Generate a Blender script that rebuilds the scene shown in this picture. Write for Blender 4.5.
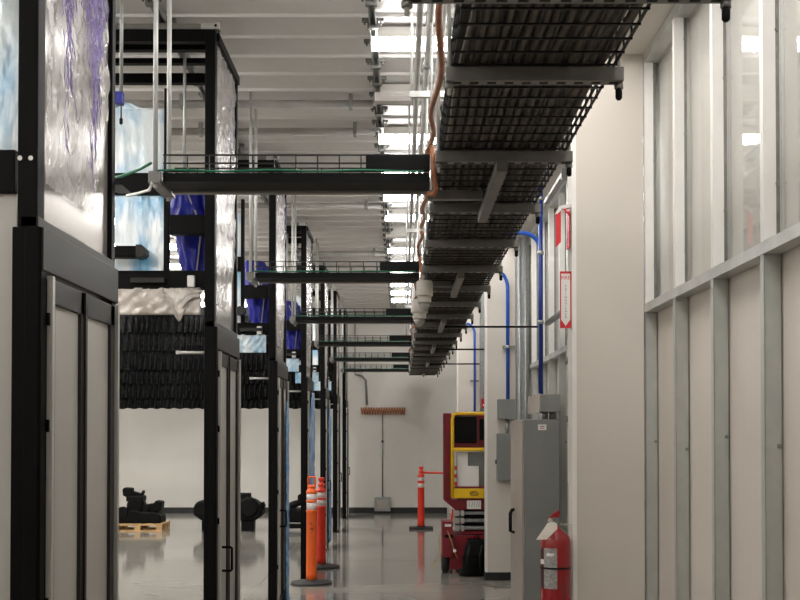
import bpy, bmesh, math, random
from mathutils import Vector, Matrix
random.seed(7)
S = bpy.context.scene
for o in list(bpy.data.objects): bpy.data.objects.remove(o)
COL = S.collection

# ------------------------------------------------------------------ camera
F = 1056.0; VX, VY = 402.0, 432.0; H = 1.55       # focal length in px, vanishing point, eye height
cam = bpy.data.cameras.new('camera'); camo = bpy.data.objects.new('camera', cam); COL.objects.link(camo)
camo.location = (0, 0, H); camo.rotation_euler = (math.pi/2 + math.radians(1.0), 0, 0)
cam.sensor_width = 36; cam.lens = 36*F/800
cam.shift_x = -(VX-400)/800; cam.shift_y = (VY-300-F*math.tan(math.radians(1.0)))/800
cam.clip_start = 0.05; cam.clip_end = 200
S.camera = camo
# ------------------------------------------------------------------ world + exposure
w = bpy.data.worlds.new('world'); S.world = w; w.use_nodes = True
w.node_tree.nodes['Background'].inputs[0].default_value = (0.9, 0.95, 1, 1)
w.node_tree.nodes['Background'].inputs[1].default_value = 0.05
S.view_settings.view_transform = 'Standard'; S.view_settings.look = 'None'
S.view_settings.gamma = 1; S.view_settings.use_curve_mapping = False
S.view_settings.exposure = -0.33
LAMP = 34.0                                          # strip light emission

# ------------------------------------------------------------------ helpers
def px(x, y, Y):                                     # pixel + distance -> X, Z
    s = F/Y
    return (x-VX)/s, H+(VY-y)/s

MATS = {}
def mat(name, col, rough=0.5, metal=0.0, var=0.12, scale=6.0, bump=0.0, bscale=40.0, spec=0.5,
        emit=None, estr=0.0, alpha=None, stretch=(1,1,1), col2=None, coat=0.0, lo=0.35, hi=0.65):
    m = bpy.data.materials.new(name); m.use_nodes = True
    nt = m.node_tree; N = nt.nodes; L = nt.links
    p = N['Principled BSDF']
    tc = N.new('ShaderNodeTexCoord'); mp = N.new('ShaderNodeMapping'); mp.inputs['Scale'].default_value = stretch
    L.new(tc.outputs['Object'], mp.inputs['Vector'])
    nz = N.new('ShaderNodeTexNoise'); nz.inputs['Scale'].default_value = scale; nz.inputs['Detail'].default_value = 5
    L.new(mp.outputs['Vector'], nz.inputs['Vector'])
    r = N.new('ShaderNodeValToRGB'); r.color_ramp.elements[0].position = lo; r.color_ramp.elements[1].position = hi
    c2 = col2 if col2 else tuple(min(1, c*(1+var)) for c in col)
    c1 = col if col2 else tuple(c*(1-var) for c in col)
    r.color_ramp.elements[0].color = (*c1, 1); r.color_ramp.elements[1].color = (*c2, 1)
    L.new(nz.outputs['Fac'], r.inputs['Fac']); L.new(r.outputs['Color'], p.inputs['Base Color'])
    p.inputs['Roughness'].default_value = rough; p.inputs['Metallic'].default_value = metal
    p.inputs['Specular IOR Level'].default_value = spec
    p.inputs['Coat Weight'].default_value = coat
    if bump:
        nb = N.new('ShaderNodeTexNoise'); nb.inputs['Scale'].default_value = bscale; nb.inputs['Detail'].default_value = 3
        L.new(mp.outputs['Vector'], nb.inputs['Vector'])
        b = N.new('ShaderNodeBump'); b.inputs['Strength'].default_value = bump; b.inputs['Distance'].default_value = 0.02
        L.new(nb.outputs['Fac'], b.inputs['Height']); L.new(b.outputs['Normal'], p.inputs['Normal'])
    if emit:
        p.inputs['Emission Color'].default_value = (*emit, 1); p.inputs['Emission Strength'].default_value = estr
    if alpha is not None: p.inputs['Alpha'].default_value = alpha
    MATS[name] = m
    return m
def srgb(r, g, b):
    f = lambda c: (c/255/12.92) if c <= 10 else ((c/255+0.055)/1.055)**2.4
    return (f(r), f(g), f(b))

mat('floor', srgb(122,120,116), rough=0.10, var=0.1, scale=0.9, bump=0.025, bscale=2.5, stretch=(0.5,1,1), col2=srgb(160,155,145), lo=0.3, hi=0.7)
mat('joint', srgb(92,88,82), rough=0.6)
mat('deck', srgb(236,233,230), rough=0.42, var=0.04, scale=2)
mat('wall', srgb(206,202,193), rough=0.6, var=0.03, scale=1.5)
mat('backwall', srgb(214,210,202), rough=0.55, var=0.03, scale=1.5)
mat('pier', srgb(203,196,186), rough=0.6, var=0.02, scale=1.2)
mat('panel', srgb(205,196,186), rough=0.45, var=0.04, scale=3, stretch=(1,1,0.15))
mat('whitepost', srgb(232,229,224), rough=0.4, var=0.03)
mat('galv', srgb(158,160,158), rough=0.38, metal=0.55, var=0.10, scale=25)
mat('galvwall', srgb(178,180,174), rough=0.4, metal=0.25, var=0.05, scale=14)
mat('galvdark', srgb(128,128,124), rough=0.4, metal=0.6, var=0.12, scale=20)
mat('strut', srgb(118,115,110), rough=0.42, metal=0.5, var=0.1, scale=15)
mat('base', srgb(26,26,27), rough=0.5)
mat('black', srgb(7,6,6), rough=0.5, var=0.2, scale=8, spec=0.09)
mat('blackmatt', srgb(6,6,6), rough=0.55, var=0.25, scale=10, spec=0.15)
mat('wire', srgb(24,22,20), rough=0.45, metal=0.3)
mat('wiredark', srgb(14,13,12), rough=0.45, metal=0.2)
mat('zinc', srgb(196,196,193), rough=0.4, metal=0.3)
mat('purlin', srgb(176,173,168), rough=0.5)
mat('navy', srgb(22,26,60), rough=0.4)
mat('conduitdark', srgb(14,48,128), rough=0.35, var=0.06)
mat('cable', srgb(16,15,15), rough=0.45, var=0.3, spec=0.3)
mat('traycable', srgb(100,92,84), rough=0.6, var=0.2, scale=9, spec=0.2)
mat('cover', srgb(60,55,50), rough=0.5, var=0.2, scale=8)  # dark brown sheet added over the tray cables as a light block
mat('alu', srgb(196,193,188), rough=0.35, metal=0.6, var=0.05, scale=4, stretch=(1,1,0.1))
mat('aludark', srgb(40,37,34), rough=0.45, metal=0.1, var=0.08, scale=6, stretch=(1,1,0.1), spec=0.25)
mat('doorpanel', srgb(176,172,166), rough=0.35, metal=0.25, var=0.07, scale=3, stretch=(1,1,0.12))
mat('clearpanel', srgb(168,162,156), rough=0.2, metal=0.55, var=0.05, scale=2, bump=0.05, bscale=2)
mat('bluefilm', srgb(92,164,204), rough=0.18, var=0.1, scale=4.5, bump=0.6, bscale=7, col2=srgb(222,230,232), lo=0.34, hi=0.58, spec=0.7, stretch=(1.6,1,0.6))
mat('bluedrape_sheen', srgb(84,140,200), rough=0.25, var=0.15, scale=6, bump=0.4, bscale=14, col2=srgb(150,190,225))
mat('plastic', srgb(184,172,160), rough=0.2, var=0.15, scale=5, bump=0.6, bscale=12, col2=srgb(222,214,205), spec=0.7)
mat('film', srgb(226,222,220), rough=0.16, var=0.06, scale=8, bump=0.5, bscale=18, spec=0.8, alpha=0.42)
mat('purple', srgb(122,106,172), rough=0.3, var=0.2, scale=30)
mat('royal', srgb(28,34,150), rough=0.28, var=0.2, scale=4, bump=0.3, bscale=6)
mat('curtain', srgb(2,2,2), rough=0.22, var=0.3, scale=20, bump=0.9, bscale=30, spec=0.1)
mat('copper', srgb(170,108,70), rough=0.45, metal=0.15, var=0.25, scale=30)
mat('green', srgb(28,112,78), rough=0.45)
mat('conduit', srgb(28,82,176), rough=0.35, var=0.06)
mat('greypaint', srgb(124,125,122), rough=0.45, var=0.03)
mat('greydoor', srgb(176,166,156), rough=0.32, metal=0.3, var=0.05)  # paler beige than the bodies: the doors' reflection put into the colour
mat('orange', srgb(236,100,32), rough=0.42, var=0.05)
mat('red', srgb(232,58,34), rough=0.42, var=0.05)
mat('reflective', srgb(214,208,204), rough=0.35, var=0.06, scale=40)
mat('rubber', srgb(38,36,35), rough=0.7)
mat('extred', srgb(148,14,22), rough=0.22, var=0.06, coat=0.5)
mat('liftred', srgb(118,14,28), rough=0.4, var=0.12)
mat('yellow', srgb(236,190,24), rough=0.4, var=0.05)
mat('paper', srgb(228,226,222), rough=0.6, var=0.02)
mat('labelgrey', srgb(150,146,142), rough=0.6, var=0.3, scale=60)
mat('ink', srgb(28,26,26), rough=0.6)
mat('signred', srgb(206,26,40), rough=0.45, var=0.03)
mat('wood', srgb(196,160,108), rough=0.65, var=0.15, scale=12, stretch=(1,6,1))
mat('lamp', (1,1,1), rough=0.5, emit=(1.0, 0.98, 0.955), estr=LAMP)
mat('addedlamp', (1,1,1), rough=0.5, emit=(1.0, 0.98, 0.955), estr=LAMP*1.65)  # stronger emission for the added unseen hall lamps
mat('lampoff', srgb(206,202,198), rough=0.4)
mat('lampbody', srgb(215,212,206), rough=0.4)
mat('camwhite', srgb(214,208,198), rough=0.4)
mat('smoke', srgb(150,146,140), rough=0.1, spec=0.7)
mat('tag', srgb(240,232,222), rough=0.6)
mat('hose', srgb(176,140,86), rough=0.5)
# glass: fresnel mix of clear and mirror
g = bpy.data.materials.new('glass'); g.use_nodes = True; nt = g.node_tree; nt.nodes.clear()
out = nt.nodes.new('ShaderNodeOutputMaterial'); mx = nt.nodes.new('ShaderNodeMixShader'); fr = nt.nodes.new('ShaderNodeFresnel')
tr = nt.nodes.new('ShaderNodeBsdfTransparent'); gl = nt.nodes.new('ShaderNodeBsdfGlossy')
fr.inputs['IOR'].default_value = 2.1; gl.inputs['Roughness'].default_value = 0.03; tr.inputs['Color'].default_value = (.95,.95,.94,1)
geo = nt.nodes.new('ShaderNodeNewGeometry'); iv = nt.nodes.new('ShaderNodeMath'); iv.operation = 'SUBTRACT'; iv.inputs[0].default_value = 1.0
mu = nt.nodes.new('ShaderNodeMath'); mu.operation = 'MULTIPLY'
nt.links.new(geo.outputs['Backfacing'], iv.inputs[1]); nt.links.new(iv.outputs[0], mu.inputs[0]); nt.links.new(fr.outputs[0], mu.inputs[1])
nt.links.new(mu.outputs[0], mx.inputs[0]); nt.links.new(tr.outputs[0], mx.inputs[1]); nt.links.new(gl.outputs[0], mx.inputs[2])
nt.links.new(mx.outputs[0], out.inputs[0]); MATS['glass'] = g

class MB:
    def __init__(s): s.v = []; s.f = []; s.sm = []
    def add(s, vs, fs, smooth=False):
        o = len(s.v); s.v += [Vector(p) for p in vs]; s.f += [tuple(i+o for i in f) for f in fs]; s.sm += [smooth]*len(fs)
        return s
    def box(s, x0, x1, y0, y1, z0, z1):
        return s.add([(x0,y0,z0),(x1,y0,z0),(x1,y1,z0),(x0,y1,z0),(x0,y0,z1),(x1,y0,z1),(x1,y1,z1),(x0,y1,z1)],
              [(0,3,2,1),(4,5,6,7),(0,1,5,4),(1,2,6,5),(2,3,7,6),(3,0,4,7)])
    def obox(s, c, d, M):                            # oriented box: centre, half sizes, 3x3
        vs = [Vector(c) + M @ Vector((a*d[0], b*d[1], e*d[2])) for e in (-1,1) for a, b in ((-1,-1),(1,-1),(1,1),(-1,1))]
        return s.add(vs, [(0,3,2,1),(4,5,6,7),(0,1,5,4),(1,2,6,5),(2,3,7,6),(3,0,4,7)])
    def tube(s, pts, r, n=8, cap=True, closed=False):
        pts = [Vector(p) for p in pts]; k = len(pts)
        rr = r if isinstance(r, (list, tuple)) else [r]*k
        rings = []; up = None
        for i, p in enumerate(pts):
            a = pts[(i-1) % k] if (closed or i) else p; b = pts[(i+1) % k] if (closed or i < k-1) else p
            t = (b-a).normalized()
            if up is None: up = Vector((0,0,1)) if abs(t.z) < 0.9 else Vector((0,1,0))
            u = t.cross(up).normalized(); v = u.cross(t).normalized(); up = v
            rings.append([p + (u*math.cos(2*math.pi*j/n) + v*math.sin(2*math.pi*j/n))*rr[i] for j in range(n)])
        vs = [q for R in rings for q in R]; fs = []
        for i in range(k if closed else k-1):
            i2 = (i+1) % k
            for j in range(n):
                j2 = (j+1) % n; fs.append((i*n+j, i*n+j2, i2*n+j2, i2*n+j))
        s.add(vs, fs, True)
        if cap and not closed:
            o = len(s.v)-len(vs)
            s.f.append(tuple(o+j for j in range(n))[::-1]); s.f.append(tuple(o+(k-1)*n+j for j in range(n))); s.sm += [False, False]
        return s
    def lathe(s, c, prof, n=20, axis='z', smooth=True):          # prof: (r, h)
        c = Vector(c); vs = []
        for r, h in prof:
            for j in range(n):
                a = 2*math.pi*j/n; x, y = r*math.cos(a), r*math.sin(a)
                vs.append(c + (Vector((x,y,h)) if axis == 'z' else Vector((h,x,y)) if axis == 'x' else Vector((y,h,x))))
        k = len(prof); fs = [(i*n+j, i*n+(j+1)%n, (i+1)*n+(j+1)%n, (i+1)*n+j) for i in range(k-1) for j in range(n)]
        s.add(vs, fs, smooth); o = len(s.v)-len(vs)
        s.f.append(tuple(o+j for j in range(n))[::-1]); s.f.append(tuple(o+(k-1)*n+j for j in range(n))); s.sm += [False, False]
        return s
    def prism(s, poly, axis, a0, a1):                # polygon in the plane across axis
        def P(u, v, a): return {'x':(a,u,v), 'y':(u,a,v), 'z':(u,v,a)}[axis]
        n = len(poly); vs = [P(u,v,a0) for u,v in poly] + [P(u,v,a1) for u,v in poly]
        return s.add(vs, [tuple(range(n))[::-1], tuple(range(n,2*n))] + [(i,(i+1)%n,n+(i+1)%n,n+i) for i in range(n)])
    def grid(s, fn, nu, nv, smooth=True):
        vs = [fn(i/nu, j/nv) for j in range(nv+1) for i in range(nu+1)]
        return s.add(vs, [(j*(nu+1)+i, j*(nu+1)+i+1, (j+1)*(nu+1)+i+1, (j+1)*(nu+1)+i) for j in range(nv) for i in range(nu)], smooth)
    def build(s, name, m, parent=None, origin=None, bevel=0, thick=0):
        if origin is None: org = Vector(parent.get('_o', (0,0,0))) if parent else Vector((0,0,0))
        else: org = Vector(origin)
        me = bpy.data.meshes.new(name); me.from_pydata([p-org for p in s.v], [], s.f); 
        for i, pl in enumerate(me.polygons): pl.use_smooth = s.sm[i]
        bm = bmesh.new(); bm.from_mesh(me); bmesh.ops.recalc_face_normals(bm, faces=bm.faces); bm.to_mesh(me); bm.free()
        me.materials.append(MATS[m])
        o = bpy.data.objects.new(name, me); COL.objects.link(o)
        if parent:
            o.parent = parent; o['_o'] = parent.get('_o', (0,0,0))
        else:
            o.location = org; o['_o'] = tuple(org)
        if bevel:
            b = o.modifiers.new('bevel', 'BEVEL'); b.width = bevel; b.segments = 2; b.limit_method = 'ANGLE'
        if thick:
            b = o.modifiers.new('solid', 'SOLIDIFY'); b.thickness = thick; b.offset = 0
        return o
def tag(o, label, cat, group=None):
    o['label'] = label; o['category'] = cat
    if group: o['group'] = group
    return o
def struct(o): o['kind'] = 'structure'; return o
def thing(name, loc, label, cat, group=None):
    o = bpy.data.objects.new(name, None); COL.objects.link(o); o.location = loc; o['_o'] = tuple(loc); o.empty_display_size = 0.1
    return tag(o, label, cat, group)
def copy_tree(o, parent=None):
    c = o.copy(); COL.objects.link(c)
    if parent: c.parent = parent
    for ch in [x for x in o.children]: copy_tree(ch, c)
    return c
def at(o, parent, loc):                              # a copy of a piece, sharing its mesh
    c = o.copy(); COL.objects.link(c); c.parent = parent; c.location = loc
    return c
ORD = ['first','second','third','fourth','fifth','sixth','seventh','eighth','ninth','tenth','eleventh','twelfth','thirteenth',
       'fourteenth','fifteenth','sixteenth','seventeenth','eighteenth','nineteenth','twentieth']
def text_mesh(name, body, size, M, m, parent, ext=0.0004, spacing=1.0):
    cu = bpy.data.curves.new(name, 'FONT'); cu.body = body; cu.size = size; cu.extrude = ext; cu.align_x = 'CENTER'; cu.align_y = 'CENTER'
    cu.space_line = spacing
    t = bpy.data.objects.new(name+'_tmp', cu); COL.objects.link(t)
    dg = bpy.context.evaluated_depsgraph_get(); dg.update()
    me = bpy.data.meshes.new_from_object(t.evaluated_get(dg)); bpy.data.objects.remove(t)
    org = Vector(parent.get('_o', (0,0,0)))
    me.transform(Matrix.Translation(-org) @ M); me.materials.clear(); me.materials.append(MATS[m])
    o = bpy.data.objects.new(name, me); COL.objects.link(o); o.parent = parent; o['_o'] = tuple(org)
    return o
FACE = Matrix(((1,0,0),(0,0,-1),(0,1,0))).to_4x4()   # text faces the camera (-Y)
def fm(x, y, z): return Matrix.Translation((x,y,z)) @ FACE

# ================================================================== setting
ZC = 3.85; XR = 1.28; XL = -8.0; YB = 20.2; YF = -3.0
fl = struct(MB().box(XL, 1.9, YF, YB+0.2, -0.1, 0).build('floor', 'floor'))
for Y in (7.2, 12.8, 17.6):
    MB().box(XL, 0.86, Y-0.004, Y+0.004, -0.002, 0.0006).build('floor_joint', 'joint', fl)
for X in (-1.45,):
    MB().box(X-0.004, X+0.004, YF, YB, -0.002, 0.0006).build('floor_joint', 'joint', fl)
# ceiling deck: one pan per pitch
ce = bpy.data.objects.new('ceiling', None); COL.objects.link(ce); struct(ce); ce['_o'] = (0,0,0)
P = 0.315
pan = MB().prism([(0,0.0),(0.262,0.0),(0.268,-0.016),(0.280,-0.016),(0.284,-0.004),(0.296,-0.004),(0.300,0.0),(P,0.0),(P,0.06),(0,0.06)], 'x', XL, 1.9)
p0 = pan.build('deck_pan', 'deck', ce); 
y = YF; first = True
while y < YB:
    if first: p0.location = (0, y, ZC); first = False
    else: at(p0, ce, (0, y, ZC))
    y += P
struct(MB().box(XL, 1.9, YF, YB+0.2, ZC+0.07, ZC+0.17).build('ceiling_slab', 'deck')).name = 'ceiling_roof'
# walls
bw = bpy.data.objects.new('wall_back', None); COL.objects.link(bw); struct(bw); bw['_o'] = (0,0,0)
wp = None
for k, (z0, z1) in enumerate(((0,0.62),(0.62,1.28),(1.28,1.66),(1.66,2.3),(2.3,3.1),(3.1,ZC))):
    MB().box(XL, 1.9, YB + (0.003 if k % 2 else 0), YB+0.2, z0, z1).build('wall_panel', 'backwall', bw)
struct(MB().box(XL, 0.86, YB-0.02, YB, 0, 0.11).build('baseboard_back', 'base'))
struct(MB().box(XL-0.2, XL, YF, YB, 0, ZC).build('wall_left', 'wall'))
struct(MB().box(XL, 1.9, YF-0.2, YF, 0, ZC).build('wall_front', 'wall'))
struct(MB().box(1.75, 1.9, YF, YB, 0, ZC).build('wall_outer', 'wall'))
struct(MB().box(1.05, 1.75, YF, YB, 3.55, ZC-0.03).build('ceiling_soffit', 'wall'))
# stud wall along the aisle
wr = bpy.data.objects.new('wall_right', None); COL.objects.link(wr); struct(wr); wr['_o'] = (0,0,0)
ZR = 2.18
stud_lo = stud_up = None
def stud_parts(Y):
    a = MB().box(XR, XR+0.062, Y, Y+0.004, 0, ZR).box(XR, XR+0.004, Y, Y+0.04, 0, ZR).box(XR+0.058, XR+0.062, Y, Y+0.04, 0, ZR)
    b = MB().box(XR, XR+0.045, Y, Y+0.035, ZR+0.045, 3.50)
    return a, b
ys = [5.54-0.605*k for k in range(14)][::-1] + [5.54+0.605*k for k in range(1, 24)]
for i, Y in enumerate(ys):
    if stud_lo is None:
        a, b = stud_parts(0)
        stud_lo = a.build('stud', 'galvwall', wr); stud_up = b.build('upper_stud', 'whitepost', wr)
        lowp = MB().box(XR+0.066, XR+0.09, 0.0, 0.601, 0.0, ZR).build('lower_panel', 'panel', wr)
        gasket = MB().box(XR+0.045, XR+0.061, 0.006, 0.03, ZR+0.045, 3.50).build('gasket', 'galvdark', wr)
        pane = MB().box(XR+0.062, XR+0.067, -0.602, 0.002, ZR+0.045, 3.50).build('pane', 'glass', wr)
        bolt = MB().lathe((XR+0.05, -0.006, 0), [(0.008,0),(0.008,0.006)], 8, 'y').build('bolt', 'galvdark', wr)
        tpl = [stud_lo, stud_up, lowp, gasket, pane]
        for o in tpl: o.location = (0, Y, 0)
        bolt.location = (0, Y, 0.4)
    else:
        for o in tpl: at(o, wr, (0, Y, 0))
    for z in (1.47, 2.4, 2.95, 3.4): at(bolt, wr, (0, Y, z + 0.03*((i*7) % 3)))
# white backing wall seen through the panes
MB().box(XR+0.085, XR+0.105, YF, YB, ZR+0.045, 3.50).build('backing_panel', 'whitepost', wr)
MB().box(XR-0.002, XR+0.066, YF, YB, ZR+0.001, ZR+0.045).build('mid_rail', 'zinc', wr)
MB().box(XR-0.002, XR+0.09, YF, YB, 3.50, 3.55).build('top_track', 'zinc', wr)
MB().box(XR-0.002, XR+0.09, YF, YB, 0.0, 0.012).build('bottom_track', 'galv', wr)
# wing piers
for Y, x0, nm in ((5.56, 0.90, 'wall_pier_1'), (11.06, 0.874, 'wall_pier_2'), (16.5, 0.86, 'wall_pier_3')):
    pr = struct(MB().box(x0, XR-0.004, Y, Y+0.16, 0.0, ZC-0.03).build(nm, 'pier'))
    pr2 = MB().box(x0-0.006, XR-0.004, Y-0.006, Y+0.166, 0.0, 0.085).build('pier_base', 'base', pr)
    MB().box(x0-0.003, x0+0.02, Y-0.003, Y, 0.085, ZC-0.03).build('corner_bead', 'whitepost', pr)
# galvanised column by the middle pier
o = thing('steel_column', (1.2, 10.6, 0), 'tall galvanised steel channel column standing beside the middle pier', 'column')
MB().box(1.14, 1.145, 10.55, 10.62, 0, 3.5).box(1.14, 1.275, 10.55, 10.555, 0, 3.5).box(1.27, 1.275, 10.55, 10.62, 0, 3.5).build('web', 'galv', o)
MB().tube([(1.175,10.53,0),(1.175,10.53,3.5)], 0.016, 8).build('flange', 'galv', o); MB().tube([(1.235,10.53,0),(1.235,10.53,3.5)], 0.016, 8).build('flange', 'galv', o)
o = thing('steel_stud', (1.05, 13.72, 0), 'narrow galvanised stud behind the left edge of the middle pier', 'stud')
MB().box(1.01, 1.10, 13.72, 13.76, 0, 3.54).build('web', 'galv', o); MB().box(1.01, 1.016, 13.69, 13.72, 0, 3.54).build('flange', 'galv', o); MB().box(1.094, 1.10, 13.69, 13.72, 0, 3.54).build('flange', 'galv', o)

# ceiling strut rows with clips
def strut_row(X, y0, y1, label, clip=True):
    o = thing('ceiling_strut', (X, y0, ZC-0.075), label, 'strut')
    MB().box(X-0.02, X-0.012, y0, y1, ZC-0.075, ZC-0.034).box(X+0.012, X+0.02, y0, y1, ZC-0.075, ZC-0.034).box(X-0.02, X+0.02, y0, y1, ZC-0.038, ZC-0.034).build('channel', 'galv', o)
    c0 = MB().box(X-0.06, X+0.06, y0, y0+0.028, ZC-0.050, ZC-0.031).box(X-0.03, X+0.03, y0, y0+0.035, ZC-0.088, ZC-0.050).tube([(X-0.045,y0+0.014,ZC-0.031),(X-0.045,y0+0.014,ZC-0.066)],0.006,6).tube([(X+0.045,y0+0.014,ZC-0.031),(X+0.045,y0+0.014,ZC-0.066)],0.006,6).build('clip', 'galvdark', o)
    k0 = math.ceil((y0-YF)/P)
    n = 0; yy = YF+k0*P+0.238
    c0.location = (0, yy-y0, 0); yy += P
    while yy < y1 - 0.05:
        at(c0, o, (0, yy-y0, 0)); yy += P
strut_row(-0.16, 3.0, 20.0, 'galvanised ceiling strut along the left ends of the strip lights')
strut_row(-1.30, 3.0, 20.0, 'galvanised ceiling strut above the black machine enclosures')
strut_row(0.30, 3.0, 20.0, 'galvanised ceiling strut running above the wire cable tray')
# transverse purlin conduits under the deck
for Y, lb in ((7.17, 'dark ceiling pipe crossing above the unlit strip light'), (7.83, 'ceiling pipe crossing beside the second lit strip light'),
              (10.4, 'ceiling pipe crossing in the middle of the hall'), (13.2, 'ceiling pipe crossing towards the far wall')):
    o = thing('ceiling_pipe', (-4, Y, ZC-0.06), lb, 'pipe')
    MB().tube([(XL,Y,ZC-0.062),(-0.2,Y,ZC-0.062)], 0.028, 10).build('pipe', 'purlin', o)
    for X in (-3.0,-1.5,-0.35): MB().box(X-0.012,X+0.012,Y-0.035,Y+0.035,ZC-0.095,ZC-0.0).build('strap','galv',o)

# ================================================================== lamps
def lamp(X0, X1, Y, lit, label, group=None, lm='lamp'):
    t = thing('strip_light', ((X0+X1)/2, Y, ZC-0.13), label, 'lamp', group)
    MB().box(X0, X1, Y-0.052, Y+0.052, ZC-0.075, ZC-0.016).build('housing', 'lampbody', t, bevel=0.004)
    MB().prism([(Y-0.05,ZC-0.075),(Y-0.05,ZC-0.10),(Y-0.035,ZC-0.125),(Y+0.035,ZC-0.125),(Y+0.05,ZC-0.10),(Y+0.05,ZC-0.075)], 'x', X0+0.01, X1-0.01).build('diffuser', lm if lit else 'lampoff', t)
    for X in (X0, X1-0.01): MB().box(X, X+0.01, Y-0.054, Y+0.054, ZC-0.128, ZC-0.02).build('end_cap', 'lampbody', t)
k = 0
for j in range(-5, 13):
    Y = 5.96 + 0.975*j
    off = j in (1, 6)
    if j < 0: lb = 'lit ceiling strip light above the viewpoint, %s beyond the top of the photo' % ORD[-j-1]
    elif off: lb = 'unlit white strip light %s the lit lamps' % ('nearest the camera among' if j == 1 else 'farther down the row among')
    else: lb = '%s lit strip light from the camera in the row beside the cable tray' % ORD[k]; k += 1
    lamp(-0.18, 0.55 if False else 1.02, Y, not off, lb)
for i, X in enumerate((-3.6, -6.2)):  # unseen lamp rows added to brighten the left hall and back wall
    for Y in (-1, 0.5, 2, 3.5, 5, 6.5, 8, 9.5, 11, 12.5, 14, 15.5, 17, 18.2, 19.0, 19.8):
        lamp(X, X+1.22, Y, True, 'added unseen strip light brightening the hall left of the enclosures', 'added hall lights', 'addedlamp')

# ================================================================== machine enclosures
XC = -1.0
ZP = {2.92: ((0.22, 120, 0.03), (0.66, 200, 0.35)), 5.69: ((0.5, 14, 0.2),), 8.44: ((0.7, 40, 0.2),)}
def crinkle(u, v, a, sd):
    return a*(math.sin(u*23+sd+3*math.sin(v*9+sd))*math.sin(v*31+1.7*sd+2*math.sin(u*11)) + 0.6*math.sin(u*57+v*41+sd)*math.sin(v*71-u*29))
def enclosure(Y0, XW, label, first=False, D=0.78, cross=True):
    t = thing('machine_enclosure', (XC, Y0, 0), label, 'enclosure')
    Y1 = Y0+D; pw = 0.082 if first else 0.068; ztop = 3.735; zc = 2.12
    # posts
    MB().box(XC-pw, XC, Y0, Y0+0.045, 0, zc).box(XC-pw*0.55, XC-0.004, Y0-0.006, Y0, 0, zc).build('lower_post', 'black', t, bevel=0.003)
    MB().box(XC-0.068, XC-0.012, Y0, Y0+0.06, zc, ztop).build('upper_post', 'black', t, bevel=0.003)
    MB().box(XC-0.06, XC-0.004, Y1-0.05, Y1, 0, zc).build('lower_post', 'black', t, bevel=0.003)
    MB().box(XC-0.06, XC-0.012, Y1-0.03, Y1+0.012, zc, ztop).build('upper_post', 'black', t, bevel=0.003)
    # cabinet side: rails, door with two panels
    MB().box(XC-0.06, XC+0.004, Y0+0.004, Y1, zc-0.12, zc).box(XC-0.06, XC-0.01, Y0, Y1+0.004, zc, zc+0.03).build('top_rail', 'aludark', t, bevel=0.003)
    MB().box(XC-0.06, XC+0.002, Y0+0.045, Y1-0.05, 0.03, 0.14).build('bottom_rail', 'aludark', t, bevel=0.003)
    for a in (Y0+0.05, Y1-0.045):
        MB().box(XC, XC+0.016, a, a+0.02, 0.03, zc-0.13).build('edge_trim', 'alu', t)
    d0, d1 = Y0+0.075, Y1-0.05; zd0, zd1 = 0.15, zc-0.135; dm = (d0+d1)/2-0.02
    d = MB().box(XC-0.03, XC+0.006, d0, d0+0.03, zd0, zd1).box(XC-0.03, XC+0.006, d1-0.05, d1, zd0, zd1).box(XC-0.03, XC+0.006, dm-0.035, dm+0.035, zd0, zd1)\
        .box(XC-0.03, XC+0.006, d0, d1, zd1-0.07, zd1).box(XC-0.03, XC+0.006, d0, d1, zd0, zd0+0.06).build('door', 'aludark', t, bevel=0.002)
    MB().box(XC-0.012, XC-0.004, d0+0.03, dm-0.035, zd0+0.06, zd1-0.07).build('door_panel', 'doorpanel', d)
    MB().box(XC-0.012, XC-0.004, dm+0.035, d1-0.05, zd0+0.06, zd1-0.07).build('door_panel', 'doorpanel', d)
    MB().box(XC-0.012, XC+0.012, dm-0.006, dm+0.006, zd0, zd1).build('door_seam', 'aludark', d)
    hy = Y0+0.19
    MB().tube([(XC, hy, 0.78),(XC+0.05, hy, 0.78),(XC+0.055, hy, 0.785),(XC+0.055, hy, 0.905),(XC+0.05, hy, 0.91),(XC, hy, 0.91)], 0.007, 8).build('handle', 'black', d)
    for z in (0.45, 1.05, 1.55, 1.85):
        MB().box(XC-0.002, XC+0.009, Y0+0.04, Y0+0.05, z, z+0.035).build('hinge', 'black', t)
    # upper clear panel and crinkled film
    up = MB().box(XC-0.034, XC-0.028, Y0+0.06, Y1-0.03, zc+0.03, ztop-0.02).build('clear_panel', 'clearpanel', t)
    sd = Y0*3.1
    def fn(u, v):
        zz = zc+0.14+v*(ztop-zc-0.17); vv = 0.5+0.5*v
        yy = Y0+0.09+u*(D-0.15)*(0.7+0.3*min(1, v*4))
        return (XC-0.018+crinkle(u*1.6, v*1.5, 0.006, sd), yy, zz)
    MB().grid(fn, 36, 70).build('protective_film', 'film', up)
    if ZP.get(Y0):
        # creased purple print running down the film
        rnd = random.Random(int(Y0*100))
        for base, n, sp in ZP[Y0]:
            mb = MB()
            for q in range(n):
                v = (0.56-abs(rnd.gauss(0, 0.17))) if first else 1-abs(rnd.gauss(0, 0.4)); v = max(0.12, min(0.99, v)); u = base+rnd.gauss(0, 0.022+sp*max(0, v-0.3))
                p = Vector(fn(max(0.02,min(0.98,u)), v)); p.x = XC+0.001
                pts = [p]; dy = rnd.gauss(0, 0.006)
                for _ in range(rnd.randint(4, 9)):
                    dy = 0.5*dy+rnd.gauss(0, 0.007); p = p + Vector((0, dy, -abs(rnd.gauss(0.012, 0.008)))); pts.append(p.copy())
                mb.tube(pts, [0.0006]+[rnd.uniform(0.0006, 0.0017) for _ in pts[2:]]+[0.0005], 4)
            mb.build('film_print', 'purple', up)['kind'] = 'stuff'
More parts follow.
